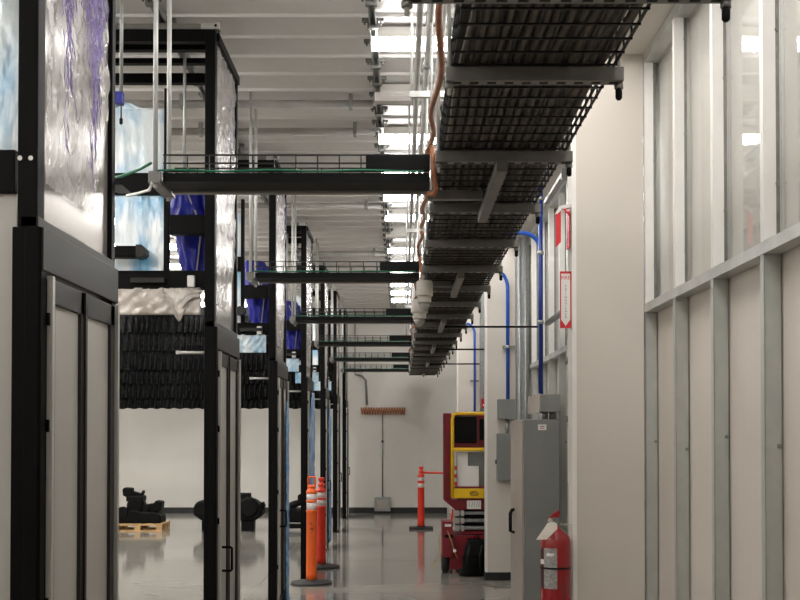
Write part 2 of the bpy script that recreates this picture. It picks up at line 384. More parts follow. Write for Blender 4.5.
    # roof beams and top bracket
    for q, (dy, h) in enumerate(((0.0, 0.065), (0.17, 0.05), (0.44, 0.03), (0.70, 0.06))):
        if first and q > 5: continue
        MB().box(XW-(0.35 if XW < -1.5 else 0), XC-0.068 if q == 0 else XC-0.03, Y0+dy, Y0+dy+0.05, ztop-h, ztop).build('roof_beam', 'black', t, bevel=0.002)
    MB().box(XC-0.06, XC, Y0+0.05, Y1-0.0, ztop-0.05, ztop).build('roof_beam', 'black', t, bevel=0.002)
    b = MB().box(XW-(0.35 if XW < -1.5 else 0), XC-0.09, Y0-0.002, Y0+0.04, ztop, ztop+0.03).build('top_strut', 'strut', t)
    b = MB().box(XC-0.09, XC+0.01, Y0-0.004, Y0+0.045, ztop, ztop+0.036).build('corner_plate', 'alu', t)
    MB().lathe((XC-0.01, Y0-0.006, ztop+0.018), [(0.008,0),(0.008,0.004)], 8, 'y').build('bolt', 'black', b)
    if first:
        yq = Y0+0.02
        MB().box(-1.6, XC-pw, yq, yq+0.06, 2.22, 2.34).build('cross_beam', 'black', t, bevel=0.002)
        MB().box(-1.6, XC-0.07, yq+0.02, yq+0.03, 2.34, ztop-0.06).build('film_window', 'bluefilm', t)
        MB().box(-1.6, XC-pw-0.002, yq+0.02, yq+0.03, 0.05, 2.22).build('front_panel', 'doorpanel', t)
        for X in (-1.06, -1.03):
            MB().lathe((X, Y0-0.004, 2.31), [(0.007,0),(0.005,0.005)], 8, 'y').build('bolt', 'alu', t)
        return t
    if cross:
        yq = Y0+0.05; xr = XC-0.075
        MB().box(XW, xr, yq, yq+0.07, 2.33, 2.43).build('cross_beam', 'black', t, bevel=0.003)
        MB().box(XW, -1.30, yq, yq+0.07, 2.845, 2.965).build('cross_beam', 'black', t, bevel=0.003)
        MB().box(-1.27, xr, yq, yq+0.07, 2.63, 2.735).build('cross_beam', 'black', t, bevel=0.003)
        MB().box(-1.30, -1.275, yq, yq+0.05, 2.43, 3.43).build('mullion', 'black', t, bevel=0.002)
        if first is False:
            MB().box(XW, -1.30, yq+0.02, yq+0.026, 2.43, 2.845).build('film_window', 'bluefilm', t)
            w2 = MB().box(XW, -1.30, yq+0.02, yq+0.026, 2.965, 3.32).build('film_window', 'bluefilm', t)
            MB().grid(lambda u, v: (XW+u*(-1.34-XW), yq+0.015+crinkle(u,v,0.006,sd), 3.315+v*(0.008+0.03*math.exp(-((u-0.3)/0.2)**2))), 20, 5).build('loose_film', 'bluefilm', w2)
        MB().grid(lambda u, v: (XW+u*(xr-0.02-XW), yq+0.005+crinkle(u,v,0.009,sd), 2.19+v*0.145), 40, 10).build('plastic_wrap', 'plastic' if XW < -1.5 else 'bluefilm', t, thick=0.002)
        def sag(u, v):
            a = 1-v; x = xr-0.22+u*0.2; z = 2.33-v*(0.05+0.13*math.exp(-((u-0.42)/0.2)**2))
            return (x, yq-0.02+crinkle(u, v, 0.014, sd+1), z)
        if XW < -1.5: MB().grid(sag, 22, 12).build('plastic_sag', 'plastic', t, thick=0.002)
        # small clamp and cylinder on the beam, grab bar
        MB().box(XW+0.1, XW+0.28, yq-0.04, yq, 2.36, 2.385).build('air_cylinder', 'alu' if False else 'aludark', t)
        MB().box(xr-0.09, xr-0.05, yq-0.03, yq, 2.335, 2.40).build('clamp', 'alu', t, bevel=0.004)
        MB().tube([(-1.22, Y0+0.02, 1.98),(xr+0.02, Y0+0.02, 1.98)], 0.008, 8).box(-1.222, -1.205, Y0+0.010, Y0+0.030, 1.972, 1.99).build('grab_bar', 'alu', t)
        # arm of a pick unit in front of the film window
        a = MB().box(XW-0.02, -1.42 if XW < -1.5 else -1.30, yq-0.12, yq-0.04, 2.485, 2.545).build('pick_arm', 'black', t, bevel=0.006)
        ex = -1.42 if XW < -1.5 else -1.30
        MB().prism([(ex, 2.48),(ex+0.035,2.485),(ex+0.05,2.50),(ex+0.05,2.53),(ex+0.03,2.55),(ex,2.55)], 'y', yq-0.125, yq-0.035).build('arm_cap', 'aludark', a)
    return t
e_lab = ['black machine enclosure nearest the camera with blue film window and purple-creased clear film',
 'second black machine enclosure from the camera with black door handle',
 'third black machine enclosure from the camera, behind the second hanging cross tray',
 'fourth black machine enclosure, with light blue film drape, behind the orange delineator post',
 'fifth black machine enclosure from the camera with narrow blue film on its side',
 'sixth black machine enclosure from the camera, bare posts near the far wall',
 'farthest black machine enclosure, standing just before the back wall']
EY = [2.92, 5.69, 8.44, 11.14, 13.8, 16.3, 18.9]
encs = []
for i, Y in enumerate(EY):
    encs.append(enclosure(Y, -1.57 if i < 2 else -1.40, e_lab[i], first=(i == 0), cross=(i < 6), D=0.78 if i < 4 else 0.7))
# blue film drapes; on the third enclosure the strip only imitates a bluish reflection
for i, (u0, u1, zt) in {2: (0.6, 0.88, 1.75), 3: (0.14, 0.92, 1.92), 4: (0.35, 0.95, 1.82)}.items():
    Y0 = EY[i]
    def fn(u, v, Y0=Y0, u0=u0, u1=u1, zt=zt):
        uu = u0+(u1-u0)*(u if v > 0.12 else 0.5+(u-0.5)*(0.25+6.2*v))
        return (XC+0.022+0.006*math.sin(u*14+Y0)*(0.3+v)+crinkle(u, v*2, 0.004, Y0), Y0+uu*0.78, zt*(1-v)+0.06)
    MB().grid(fn, 22, 60).build('film_drape_sheen', 'bluedrape_sheen', encs[i], thick=0.002)

# royal blue covered arms behind the frames
def blue_arm(i, label):
    Y0 = EY[i]+0.35; sx = 1.0 if i == 1 else 1.0
    t = thing('covered_arm', (-1.2, Y0, 2.0), label, 'robot arm', 'blue covered arms inside the enclosures')
    k = (Y0)/ (EY[i]+0.12)
    def fn(u, v):                                     # draped cover around a tilted arm
        a = u*2*math.pi; z = 2.42+v*0.55
        r = 0.07+0.035*math.sin(v*3.0)+0.012*math.sin(a*4+v*9)+0.008*math.sin(a*9-v*17)
        cx = -1.24 + 0.09*(1-v)
        return (cx+r*math.cos(a)*1.05, Y0+r*math.sin(a), z)
    MB().grid(fn, 40, 26).build('cover', 'royal', t)
    def f2(u, v):
        a = u*2*math.pi; r = 0.018+0.004*math.sin(a*3+v*8)
        return (-1.075-0.05*v+r*math.cos(a), Y0-0.06+r*math.sin(a), 2.42+v*0.5)
    MB().grid(f2, 16, 14).build('sleeve', 'royal', t)
    MB().tube([(-1.25, Y0, 2.95),(-1.25, Y0, ZC-0.002)], 0.009, 8).build('mast', 'zinc', t)
    MB().tube([(-1.16, Y0-0.11, 2.42),(-1.13, Y0-0.11, 2.7),(-1.22, Y0-0.10, 2.92)], 0.005, 6).build('hose', 'alu', t)
blue_arm(1, 'royal blue covered robot arm inside the second enclosure')
blue_arm(2, 'royal blue covered robot arm inside the third enclosure')
blue_arm(3, 'royal blue covered robot arm inside the fourth enclosure')
# dark blue bracket and hanging probe next to the nearest enclosure
o = thing('sensor_bracket', (-1.08, 3.95, 2.55), 'small dark navy wedge bracket beside the nearest enclosure post', 'bracket')
MB().prism([(-1.10,2.475),(-0.985,2.42),(-1.03,2.42),(-1.10,2.44)], 'y', 3.70, 3.84).build('wedge', 'navy', o)
MB().box(-1.06,-1.04,3.713,3.79,2.36,2.44).build('stem','blackmatt',o)
o = thing('drop_rod', (-1.26, 4.75, 3.0), 'thin hanging rod with a blue clip and black tip', 'rod')
MB().tube([(-1.27,4.75,3.06),(-1.27,4.75,3.82)], 0.008, 8).build('rod','galv',o)
MB().box(-1.295,-1.26,4.73,4.77,3.03,3.085).build('clip','royal',o,bevel=0.003)
MB().tube([(-1.27,4.75,3.03),(-1.27,4.75,2.96)],0.003,6).lathe((-1.27,4.75,2.94),[(0.004,0),(0.008,0.005),(0.008,0.025),(0.004,0.03)],8).build('tip','blackmatt',o)

# ================================================================== cross trays
CY = [4.36, 7.10, 9.82, 12.54, 15.26, 17.95]
def cross_tray(i, Y0):
    t = thing('cross_tray', (-1.03, Y0, 2.58), 'black wire cross tray on strut hangers, %s from the camera' % ORD[i], 'cable tray', 'cross cable trays')
    Y1 = Y0+0.23; z0 = 2.58; xl, xr = -0.99, 0.115
    MB().box(xl, 0.12, Y1-0.06, Y1-0.018, z0, z0+0.041).build('strut', 'strut', t, bevel=0.002)
    MB().box(0.11, 0.349, Y1-0.06, Y1-0.018, z0-0.027, z0+0.012).build('strut', 'strut', t, bevel=0.002)
    MB().box(xl, xr, Y0, Y1-0.065, z0+0.008, z0+0.018).box(xl, xr, Y0-0.002, Y0+0.002, z0+0.008, z0+0.044).build('tray_floor', 'blackmatt', t)
    MB().box(-1.045, -0.995, Y0-0.03, Y1+0.03, z0-0.005, z0+0.045).build('end_strut', 'strut', t, bevel=0.002)
    zt = z0+0.118
    for Y in (Y0, Y1-0.01):
        mb = MB()
        for z in (zt, zt-0.034, zt-0.068): mb.box(xl, xr, Y-0.003, Y+0.003, z-0.003, z+0.003)
        mb.build('side_wire', 'wiredark', t)
    mb = None
    for q in range(13):
        x = xl+0.01+q*0.09
        if mb is None:
            mb = MB().box(-0.0025, 0.0025, Y0-0.003, Y0+0.003, z0+0.05, zt).box(-0.0025, 0.0025, Y1-0.013, Y1-0.007, z0+0.05, zt).box(-0.0025,0.0025,Y0,Y1-0.01,z0+0.05,z0+0.055).build('cross_wire', 'wiredark', t)
            mb.location = (x, 0, 0)
        else: at(mb, t, (x, 0, 0))
    MB().box(-0.15, xr, Y0-0.004, Y0+0.002, z0+0.05, zt-0.002).build('cover_plate', 'blackmatt', t)
    r = random.Random(i)
    for q in range(9):
        x = -0.12+q*0.028
        pass
    for (Y, z1) in ((Y0-0.012, ZC-0.002), (Y1+0.012, ZC-0.002)):
        MB().tube([(-1.02, Y, z0-0.02),(-1.02, Y, z1)], 0.010, 8).build('hanger_rod', 'zinc', t)
    g = MB().tube([(-1.03+q*0.08, Y0-0.006, z0+0.052+0.003*math.sin(q*1.3+i)) for q in range(15)], 0.0042, 6).build('ground_wire', 'green', None)
    tag(g, 'green ground wire along the %s hanging cross tray' % ORD[i], 'wire', 'green ground wires')
    for q, (xx, yy, zz) in enumerate(((-0.1, Y0+0.05, z0+0.06),(-0.1, Y0+0.11, z0+0.062))):
        pass
    # black cables resting in the tray
    for q in range(3):
        c = MB().tube([(xl+0.02+0.1*k, Y0+0.03+q*0.04+0.006*math.sin(k*0.9+q+i), z0+0.0265) for k in range(11)] , 0.008, 6).build('tray_cable', 'cable')
        tag(c, 'black cable lying in the %s hanging cross tray' % ORD[i], 'cable', 'cables in cross tray %d' % (i+1))
for i, Y in enumerate(CY): cross_tray(i, Y)
# loose green and white leads at the near tray's left end
for pts, m, lb in (([(-1.30,4.6,2.655),(-1.2,4.5,2.645),(-1.1,4.42,2.655),(-1.04,4.36,2.665)], 'green', 'loose green lead reaching the near cross tray from the left'),
               ([(-1.32,5.05,2.685),(-1.2,4.8,2.64),(-1.08,4.5,2.585),(-1.03,4.33,2.575)], 'paper', 'loose pale lead below the left end of the near cross tray')):
    tag(MB().tube(pts, 0.006, 6).build('loose_lead', m), lb, 'wire')
# thin black bars continuing to the right of the main tray
for i in (2, 3, 4):
    tag(MB().tube([(0.40, CY[i]+0.1, 2.54),(1.278, CY[i]+0.1, 2.54)], 0.010, 8).lathe((0.391,CY[i]+0.1,2.54),[(0.014,0),(0.014,0.03)],8,'x').build('cross_rod', 'blackmatt'), 'thin black rod from the main tray to the right wall at the %s cross tray' % ORD[i], 'rod')

# ================================================================== main wire tray
TX0, TX1, TZ = 0.15, 0.61, 2.605; TY0, TY1 = 1.2, 19.6
t = thing('wire_cable_tray', ((TX0+TX1)/2, TY0, TZ), 'long black wire mesh cable tray running overhead down the aisle', 'cable tray')
TD = 0.105
nx = 10; lw = None
xs = [(TX0+(TX1-TX0)*k/(nx-1), TZ) for k in range(nx)] + [(TX0, TZ+0.035), (TX0, TZ+0.07), (TX0, TZ+TD), (TX1, TZ+0.035), (TX1, TZ+0.07), (TX1, TZ+TD)]
lw = MB().box(-0.0036, 0.0036, TY0, TY1, -0.0036, 0.0028).build('long_wire', 'wire', t, origin=(0,TY0,0))
for k, (x, z) in enumerate(xs):
    if k == 0: lw.location = (x-t.location.x, 0, z-TZ)
    else: at(lw, t, (x-t.location.x, 0, z-TZ))
uw = MB().box(TX0, TX1, -0.0038, 0.0038, TZ-0.008, TZ-0.003).box(TX0-0.005, TX0, -0.0025, 0.0025, TZ-0.008, TZ+TD).box(TX1, TX1+0.005, -0.0025, 0.0025, TZ-0.008, TZ+TD).build('cross_wire', 'wiredark', t, origin=(t.location.x,0,TZ))
n = int((TY1-TY0)/0.1)
for k in range(n):
    if k == 0: uw.location = (0, 0, 0)
    else: at(uw, t, (0, k*0.1, 0))
# cables in the tray
r = random.Random(3)
nc = 14
for q in range(nc):
    x0 = TX0+0.027+(TX1-TX0-0.054)*q/(nc-1); rad = r.choice((0.009, 0.0105, 0.0125))
    pts = [(x0+0.010*math.sin(k*0.55)+0.004*math.sin(k*1.7), TY0+0.3*k, TZ+0.004+rad) for k in range(int((TY1-TY0)/0.3)+1)]
    tag(MB().tube(pts, rad, 6).build('power_cable', 'traycable'), 'dark cable lying lengthwise in the long wire mesh tray', 'cable', 'cables in the long wire tray')
MB().box(TX0-0.004, TX1+0.004, TY0, TY1, TZ+TD, TZ+TD+0.004).build('light_block_sheet', 'cover', t)  # sheet added above the cables to block light through the mesh
# cable ties and splices that hang in the mesh
# trapeze hangers
def trapeze(i, Y, x0, x1, label):
    o = thing('trapeze_hanger', ((x0+x1)/2, Y, 2.56), label, 'hanger', 'trapeze hangers')
    z = 2.554
    MB().box(x0, x1, Y, Y+0.041, z, z+0.041).build('strut', 'strut', o, bevel=0.002)
    mb = MB()
    for k in range(int((x1-x0)/0.05)): mb.box(x0+0.02+k*0.05, x0+0.045+k*0.05, Y+0.013, Y+0.028, z-0.001, z)
    mb.build('slots', 'blackmatt', o)['kind'] = 'stuff'
    for x in (x0+0.011, x1-0.0115):
        hit = any(abs(Y+0.02-(5.96+0.975*j)) < 0.075 for j in range(-5, 13))
        MB().tube([(x, Y+0.02, z-0.035),(x, Y+0.02, ZC-0.129 if hit else ZC-0.002)], 0.006, 8).build('threaded_rod', 'zinc', o)
        MB().lathe((x, Y+0.02, z-0.018), [(0.013,0),(0.013,0.016)], 6).build('nut', 'galvdark', o)
    MB().lathe((x1-0.0115, Y+0.02, z-0.05), [(0.005,0),(0.010,0.006),(0.010,0.026),(0.007,0.034)], 10).build('rod_cap', 'blackmatt', o)
trapeze(0, 2.42, 0.0, 0.765, 'longest strut hanger under the wire tray, at the top edge of the photo')
Yt = [3.0 + 0.905*k for k in range(18)]
for i, Y in enumerate(Yt): trapeze(i+1, Y, 0.125, 0.635, 'strut trapeze hanger under the wire tray, %s one below the top edge' % ORD[i])
# short lengthwise struts
for i, Y in enumerate(CY):
    k = max([q for q in Yt if q < Y+0.1]); 
    o = MB().box(0.35, 0.391, k-0.01, k+0.905+0.05, 2.515, 2.556).build('cross_link_strut', 'strut', bevel=0.002)
    tag(o, 'short strut bolted lengthwise under the wire tray by the %s cross tray' % ORD[i], 'strut')
# copper coloured hose along the left tray edge
for a, b, lb in ((2.4, 6.3, 'near stretch of brown braided hose along the left tray edge'), (6.35, 12.0, 'middle stretch of brown hose along the left tray edge'), (12.05, 18.5, 'far stretch of brown hose along the left tray edge')):
    n = int((b-a)/0.12)
    o = tag(MB().tube([(0.118+0.012*math.sin(k*0.9), a+(b-a)*k/n, 2.755+0.025*math.sin(k*0.45)) for k in range(n+1)], 0.011, 7).build('braided_hose', 'copper'), lb, 'hose')
for i, Y in enumerate(CY[:3]):
    o = MB().tube([(0.122,Y-0.05,2.72),(0.128,Y-0.08,2.64),(0.13,Y-0.06,2.585),(0.14,Y-0.05,2.55),(0.13,Y-0.045,2.525),(0.105,Y-0.035,2.53)], 0.010, 8).build('hose_tail', 'copper')
    tag(o, 'brown hose end hanging at the right end of the %s cross tray' % ORD[i], 'hose')
# pale conduits above the left edge of the tray
for k, (X, Z, rad, lb) in enumerate(((0.075, 3.30, 0.014, 'lower'), (0.13, 3.45, 0.016, 'middle'), (0.20, 3.55, 0.016, 'upper'))):
    o = thing('ceiling_conduit', (X, 3, Z), '%s pale conduit running lengthwise between lamps and wire tray' % lb, 'conduit')
    MB().tube([(X,2.8,Z),(X,19.8,Z)], rad, 8).build('pipe', 'zinc', o)
    for q in range(9): MB().lathe((X, 3.6+q*1.81, Z), [(rad+0.006,0),(rad+0.006,0.04)], 8, 'y').build('coupling', 'galv', o)
# vertical pale hangers for those conduits
for k in range(8):
    Y = 3.5+1.81*k
    o = thing('conduit_hanger', (0.1, Y, 3.2), 'pale slotted hanger holding the lengthwise conduits, %s from the camera' % ORD[k], 'hanger', 'conduit hangers')
    MB().box(0.04, 0.25, Y, Y+0.03, 3.245, 3.275).build('strut', 'zinc', o)
    for X in (0.05, 0.235): MB().tube([(X, Y+0.015, 3.22),(X, Y+0.015, ZC-0.002)], 0.007, 6).build('rod', 'zinc', o)
    MB().box(0.10,0.19,Y-0.02,Y+0.05,2.95,3.0).build('clamp', 'galv', o) if False else None
# dome cameras under the tray edge
def domecam(X, Y, Z, R, label):
    o = thing('dome_camera', (X, Y, Z), label, 'camera', 'dome cameras')
    MB().lathe((X,Y,Z+0.10), [(R*0.98,0),(R,0.01),(R,0.085),(R*0.9,0.10)], 24).build('housing', 'camwhite', o)
    MB().lathe((X,Y,Z+0.055), [(R*0.72,0),(R*0.8,0.01),(R*0.8,0.045)], 24).build('collar', 'camwhite', o)
    MB().lathe((X,Y,Z-0.0), [(0.01,0),(R*0.4,0.006),(R*0.6,0.026),(R*0.68,0.055)], 24).build('dome', 'smoke', o)
    MB().tube([(X,Y,Z+0.2),(X,Y,2.5965)], 0.018, 10).build('stem', 'galv', o)
domecam(0.149, 6.98, 2.35, 0.056, 'upper white dome camera hanging at the left edge of the wire tray')
domecam(0.132, 7.97, 2.35, 0.064, 'lower white dome camera hanging at the left edge of the wire tray')

# ================================================================== right side gear
# main electrical cabinet
o = thing('electrical_cabinet', (1.1, 8.8, 0), 'tall grey electrical cabinet with black handle on the right wall', 'cabinet')
x0, x1, y0, y1 = 0.955, 1.255, 8.4, 9.3
b = MB().box(x0+0.018, x1, y0, y1, 0.06, 1.65).build('body', 'greypaint', o, bevel=0.004)
d = MB().box(x0, x0+0.016, y0+0.015, y1-0.01, 0.08, 1.64).build('door', 'greydoor', o, bevel=0.003)
MB().tube([(x0, 8.98, 0.70),(x0-0.035, 8.98, 0.71),(x0-0.035, 8.98, 0.86),(x0-0.02, 8.98, 0.89),(x0, 8.98, 0.89)], 0.015, 8).build('handle', 'blackmatt', d)
MB().box(x0+0.02, x1-0.02, y0+0.03, y1-0.02, 0, 0.06).build('plinth', 'blackmatt', o)
l = MB().box(1.082, 1.148, y0-0.003, y0, 1.565, 1.61).build('label_plate', 'paper', b)
MB().box(1.097, 1.133, y0-0.005, y0-0.003, 1.578, 1.583).box(1.097,1.133,y0-0.005,y0-0.003,1.592,1.598).build('label_print', 'liftred', b)
o = thing('junction_box', (1.17, 8.8, 1.71), 'grey junction box above the electrical cabinet with blue conduit on top', 'box')
MB().box(1.10, 1.262, 8.4, 9.15, 1.712, 1.85).build('body', 'greypaint', o, bevel=0.003)
MB().box(1.09, 1.10, 8.4, 9.16, 1.705, 1.858).build('cover', 'greydoor', o, bevel=0.002)
for q in range(4): MB().lathe((1.085, 8.45+q*0.22, 1.85), [(0.006,0),(0.006,0.006)], 8, 'x').build('screw', 'galvdark', o)
for X, Y in ((1.15, 8.5), (1.21, 8.5)): MB().tube([(X,Y,1.651),(X,Y,1.715)], 0.026, 12).build('nipple', 'galvdark', o)
# boxes on the middle pier
o = thing('junction_box', (1.09, 11.0, 1.69), 'small grey junction box mounted high on the middle pier', 'box')
MB().box(0.995, 1.20, 10.93, 11.055, 1.69, 1.885).build('body', 'greypaint', o, bevel=0.003); MB().box(0.99, 1.205, 10.92, 10.93, 1.685, 1.89).build('cover', 'greypaint', o, bevel=0.002)
MB().tube([(1.095,10.99,1.53),(1.095,10.99,1.69)],0.018,10).build('nipple','galv',o)
o = thing('disconnect_box', (1.06, 11.0, 1.05), 'grey switch box below the junction box on the middle pier', 'box')
MB().box(0.985, 1.20, 10.93, 11.055, 1.05, 1.53).build('body', 'greypaint', o, bevel=0.003); MB().box(0.98, 1.20, 10.915, 10.93, 1.045, 1.535).build('cover', 'greypaint', o, bevel=0.003)
MB().box(0.968,0.982,10.95,10.98,1.22,1.26).build('switch','blackmatt',o)
# blue conduits
def bend(pts_a, c, r, n=8): pass
def arc(cx, cz, r, a0, a1, Y, n=9): return [(cx+r*math.cos(a0+(a1-a0)*k/n), Y, cz+r*math.sin(a0+(a1-a0)*k/n)) for k in range(n+1)]
o = thing('blue_conduit', (1.13, 8.55, 1.85), 'tall blue conduit rising from the junction box above the cabinet', 'conduit')
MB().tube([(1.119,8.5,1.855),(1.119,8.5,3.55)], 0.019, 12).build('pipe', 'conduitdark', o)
for z in (2.42, 2.98, 3.42): MB().lathe((1.119,8.5,z), [(0.026,0),(0.026,0.03)], 12).build('coupling', 'galv', o)
o = thing('blue_conduit', (1.0, 8.62, 3.1), 'short curved blue conduit branching from tray to the tall conduit', 'conduit')
MB().tube([(0.64,8.62,3.18)] + arc(0.984, 3.03, 0.15, math.pi/2, 0, 8.62) + [(1.134,8.62,1.86)], 0.017, 12).build('pipe', 'conduit', o)
o = thing('blue_conduit', (1.11, 10.99, 1.9), 'bright blue conduit rising from the middle pier box to the tray', 'conduit')
MB().tube([(0.64,10.97,3.26)] + arc(0.90, 3.06, 0.20, math.pi/2, 0, 10.97) + [(1.10,10.97,1.885)], 0.019, 12).build('pipe', 'conduit', o)
MB().lathe((1.10,10.97,2.42), [(0.026,0),(0.026,0.03)], 12).build('coupling', 'galv', o)
MB().box(1.05,1.20,10.99,11.03,2.42,2.45).build('strap', 'galvdark', o)
o = thing('blue_conduit', (1.07, 16.4, 1.8), 'thin far blue conduit curving down behind the red lift', 'conduit')
MB().tube([(0.66,16.4,3.24)] + arc(0.98, 3.09, 0.15, math.pi/2, 0, 16.4) + [(1.13,16.4,1.872)], 0.019, 12).build('pipe', 'conduit', o)
MB().box(1.06,1.2,16.42,16.46,2.33,2.36).build('strap', 'galvdark', o)
o = thing('junction_box', (1.1, 16.4, 1.7), 'flat dark box under the far blue conduit behind the lift', 'box')
MB().box(0.98,1.2,16.32,16.49,1.72,1.86).build('body','greypaint',o,bevel=0.003); MB().box(0.97,1.21,16.31,16.32,1.71,1.87).build('cover','greypaint',o)
for z, lb in ((3.42, 'upper strut bracket holding the tall blue conduit'), (2.42, 'lower strut bracket holding the tall blue conduit')):
    b = thing('strut_bracket', (1.175, 8.1, z), lb, 'bracket')
    MB().box(1.165, 1.206, 7.7, 8.62, z, z+0.03).build('channel', 'strut', b, bevel=0.002)
    MB().box(1.165, 1.275, 7.69, 7.70, z-0.03, z+0.06).build('plate', 'galvdark', b)
o = thing('conduit_run', (1.22, 8.25, 0), 'galvanised conduit on the wall between cabinet and near pier', 'conduit')
MB().tube([(1.235,7.75,0.02),(1.235,7.75,3.5)], 0.026, 12).build('pipe', 'galv', o)
for z in (1.62, 2.05): MB().lathe((1.235,7.75,z), [(0.034,0),(0.034,0.05)], 12).build('coupling', 'galvdark', o)
MB().box(1.212,1.258,7.715,7.724,1.18,1.58).build('sticker','paper',o); MB().box(1.226,1.244,7.711,7.716,1.36,1.5).build('sticker_print','green',o)

o = thing('fire_alarm', (1.066, 13.66, 1.9), 'small red fire alarm station on the stud above the lift', 'alarm')
MB().box(1.03, 1.10, 13.645, 13.693, 1.86, 1.98).build('body', 'signred', o, bevel=0.006)
MB().box(1.045, 1.085, 13.635, 13.645, 1.885, 1.91).build('pull_bar', 'paper', o)
# fire sign on the near pier
o = thing('fire_arrow_sign', (0.865, 5.62, 2.1), 'narrow red and white FIRE EXTINGUISHER arrow sign on the near pier', 'sign')
Y = 5.60; xa, za = px(560.3, 328, Y); xb, zb = px(572.5, 271, Y); xb = 0.8995
MB().box(xa, xb, Y, Y+0.004, za, zb).build('board', 'paper', o)
mb = MB(); e = 0.006; q = 0.0008
mb.box(xa, xa+e, Y-q, Y, za, zb).box(xb-e, xb, Y-q, Y, za, zb).box(xa, xb, Y-q, Y, zb-0.012, zb)
mb.build('border', 'signred', o)
xm = (xa+xb)/2
MB().prism([(xa, za),(xm, za),(xm-0.0005, za+0.012),(xa+0.006, za+0.045),(xa+0.006,za+0.06),(xa,za+0.06)], 'y', Y-0.001, Y).prism([(xb, za),(xm, za),(xm+0.0005, za+0.012),(xb-0.006, za+0.045),(xb-0.006,za+0.06),(xb,za+0.06)], 'y', Y-0.001, Y).build('arrow', 'signred', o)
text_mesh('lettering', 'FIRE', 0.027, fm(xm, Y-0.001, zb-0.035), 'signred', o)
text_mesh('lettering', '\n'.join('EXTINGUISHER'), 0.0155, fm(xm, Y-0.001, (za+zb)/2-0.01), 'ink', o, spacing=0.98)
MB().box(xb-0.004, 0.9, Y-0.01, Y+0.02, za-0.006, za).build('bracket', 'galv', o)
o = thing('fire_flag_sign', (0.865, 5.6, 2.5), 'folded red projecting flag sign above the arrow sign on the near pier', 'sign')
Y = 5.60; xa, zt = px(555.5, 209, Y); _, zb = px(0, 247, Y)
MB().prism([(xa, zt-0.02),(xa+0.03, zt+0.022),(0.8995, zt+0.03),(0.8995, zt+0.012),(xa+0.04,zt+0.006),(xa+0.012, zt-0.024)], 'y', Y-0.005, Y+0.03).build('bracket', 'alu', o)
MB().prism([(xa+0.004, zt-0.025),(xa+0.032, zt+0.005),(xa+0.032, zb+0.03),(xa+0.004, zb)], 'y', Y, Y+0.004).build('red_face', 'signred', o)
MB().box(0.889, 0.893, Y-0.001, Y+0.09, zb, zt).build('red_face', 'signred', o)
MB().tube([(0.865,Y-0.004,zt+0.004),(0.872,Y-0.006,zt-0.012),(0.885,Y-0.006,zt-0.02),(0.892,Y-0.004,zt-0.03)],0.006,8).build('hook','signred',o)

# fire extinguisher
EX, EYY = 0.8085, 5.57; R = 0.081
o = thing('fire_extinguisher', (EX, EYY, 0.49), 'red fire extinguisher with paper tag hung beside the near pier', 'extinguisher')
zt = px(0, 528, EYY-0.05)[1]
MB().lathe((EX,EYY,0.49), [(R*0.85,0),(R,0.02),(R,0.47),(R*0.96,0.495),(R*0.86,0.515),(R*0.62,0.535),(R*0.38,0.548),(R*0.28,0.565)], 32).build('cylinder', 'extred', o)
zb = 0.49+0.565
MB().lathe((EX,EYY,zb-0.005), [(0.022,0),(0.024,0.01),(0.02,0.03)], 14).box(EX-0.02, EX+0.012, EYY-0.014, EYY+0.014, zb+0.02, zb+0.045).build('valve', 'galvdark', o, bevel=0.002)
MB().prism([(EX-0.045,zb+0.035),(EX-0.02,zb+0.06),(EX+0.012,zb+0.082),(EX+0.024,zb+0.074),(EX+0.010,zb+0.03),(EX+0.012,zb+0.005),(EX-0.012,zb+0.005)], 'y', EYY-0.012, EYY+0.012).build('handle', 'extred', o, bevel=0.002)
MB().prism([(EX-0.045,zb+0.008),(EX-0.005,zb+0.025),(EX+0.01,zb+0.02),(EX-0.008,zb+0.008)], 'y', EYY-0.01, EYY+0.01).build('lever', 'blackmatt', o)
MB().lathe((EX-0.03,EYY-0.02,zb+0.03), [(0.013,0),(0.013,0.012)], 14, 'y').build('gauge', 'alu', o)
def band(u, v, z0, z1, a0, a1, rr): 
    a = a0+(a1-a0)*u; return (EX+rr*math.cos(a), EYY+rr*math.sin(a), z0+(z1-z0)*v)
MB().grid(lambda u,v: band(u,v,0.835,0.845,-math.pi,math.pi,R+0.0015), 40, 1).build('strap', 'blackmatt', o)
MB().grid(lambda u,v: band(u,v,0.735,0.945,-2.55,-1.62,R+0.001), 12, 4).build('label', 'labelgrey', o)
MB().grid(lambda u,v: band(u,v,0.735,0.945,-2.98,-2.62,R+0.001), 6, 4).build('label_strip', 'ink', o)
MB().grid(lambda u,v: band(u,v,0.905,0.92,-2.3,-1.8,R+0.002), 6, 1).build('label_patch', 'paper', o)
MB().grid(lambda u,v: band(u,v,0.86,0.885,-2.9,-2.5,R+0.002), 6, 1).build('label_patch', 'paper', o)
MB().box(EX+0.02, 0.8995, EYY-0.004, EYY+0.004, zb+0.005, zb+0.012).build('hook', 'alu', o)
# hanging tag
a = math.radians(32); M = Matrix.Rotation(-a, 3, 'Y')
MB().prism([(-0.05,-0.022),(0.05,-0.026),(0.062,0.0),(0.05,0.026),(-0.05,0.022)], 'y', -0.0008, 0.0008)
tg = MB()
poly = [(-0.105,-0.052),(-0.05,-0.05),(0.005,0.005),(0.004,0.03),(-0.012,0.04),(-0.045,0.035)]
tg.prism([(EX+u-0.01, zb+v-0.01) for u,v in poly], 'y', EYY-0.10, EYY-0.099)
tg.build('paper_tag', 'tag', o)
MB().tube([(EX-0.02,EYY-0.099,zb+0.015),(EX-0.01,EYY-0.03,zb+0.03)],0.0015,5).build('tag_string','ink',o)

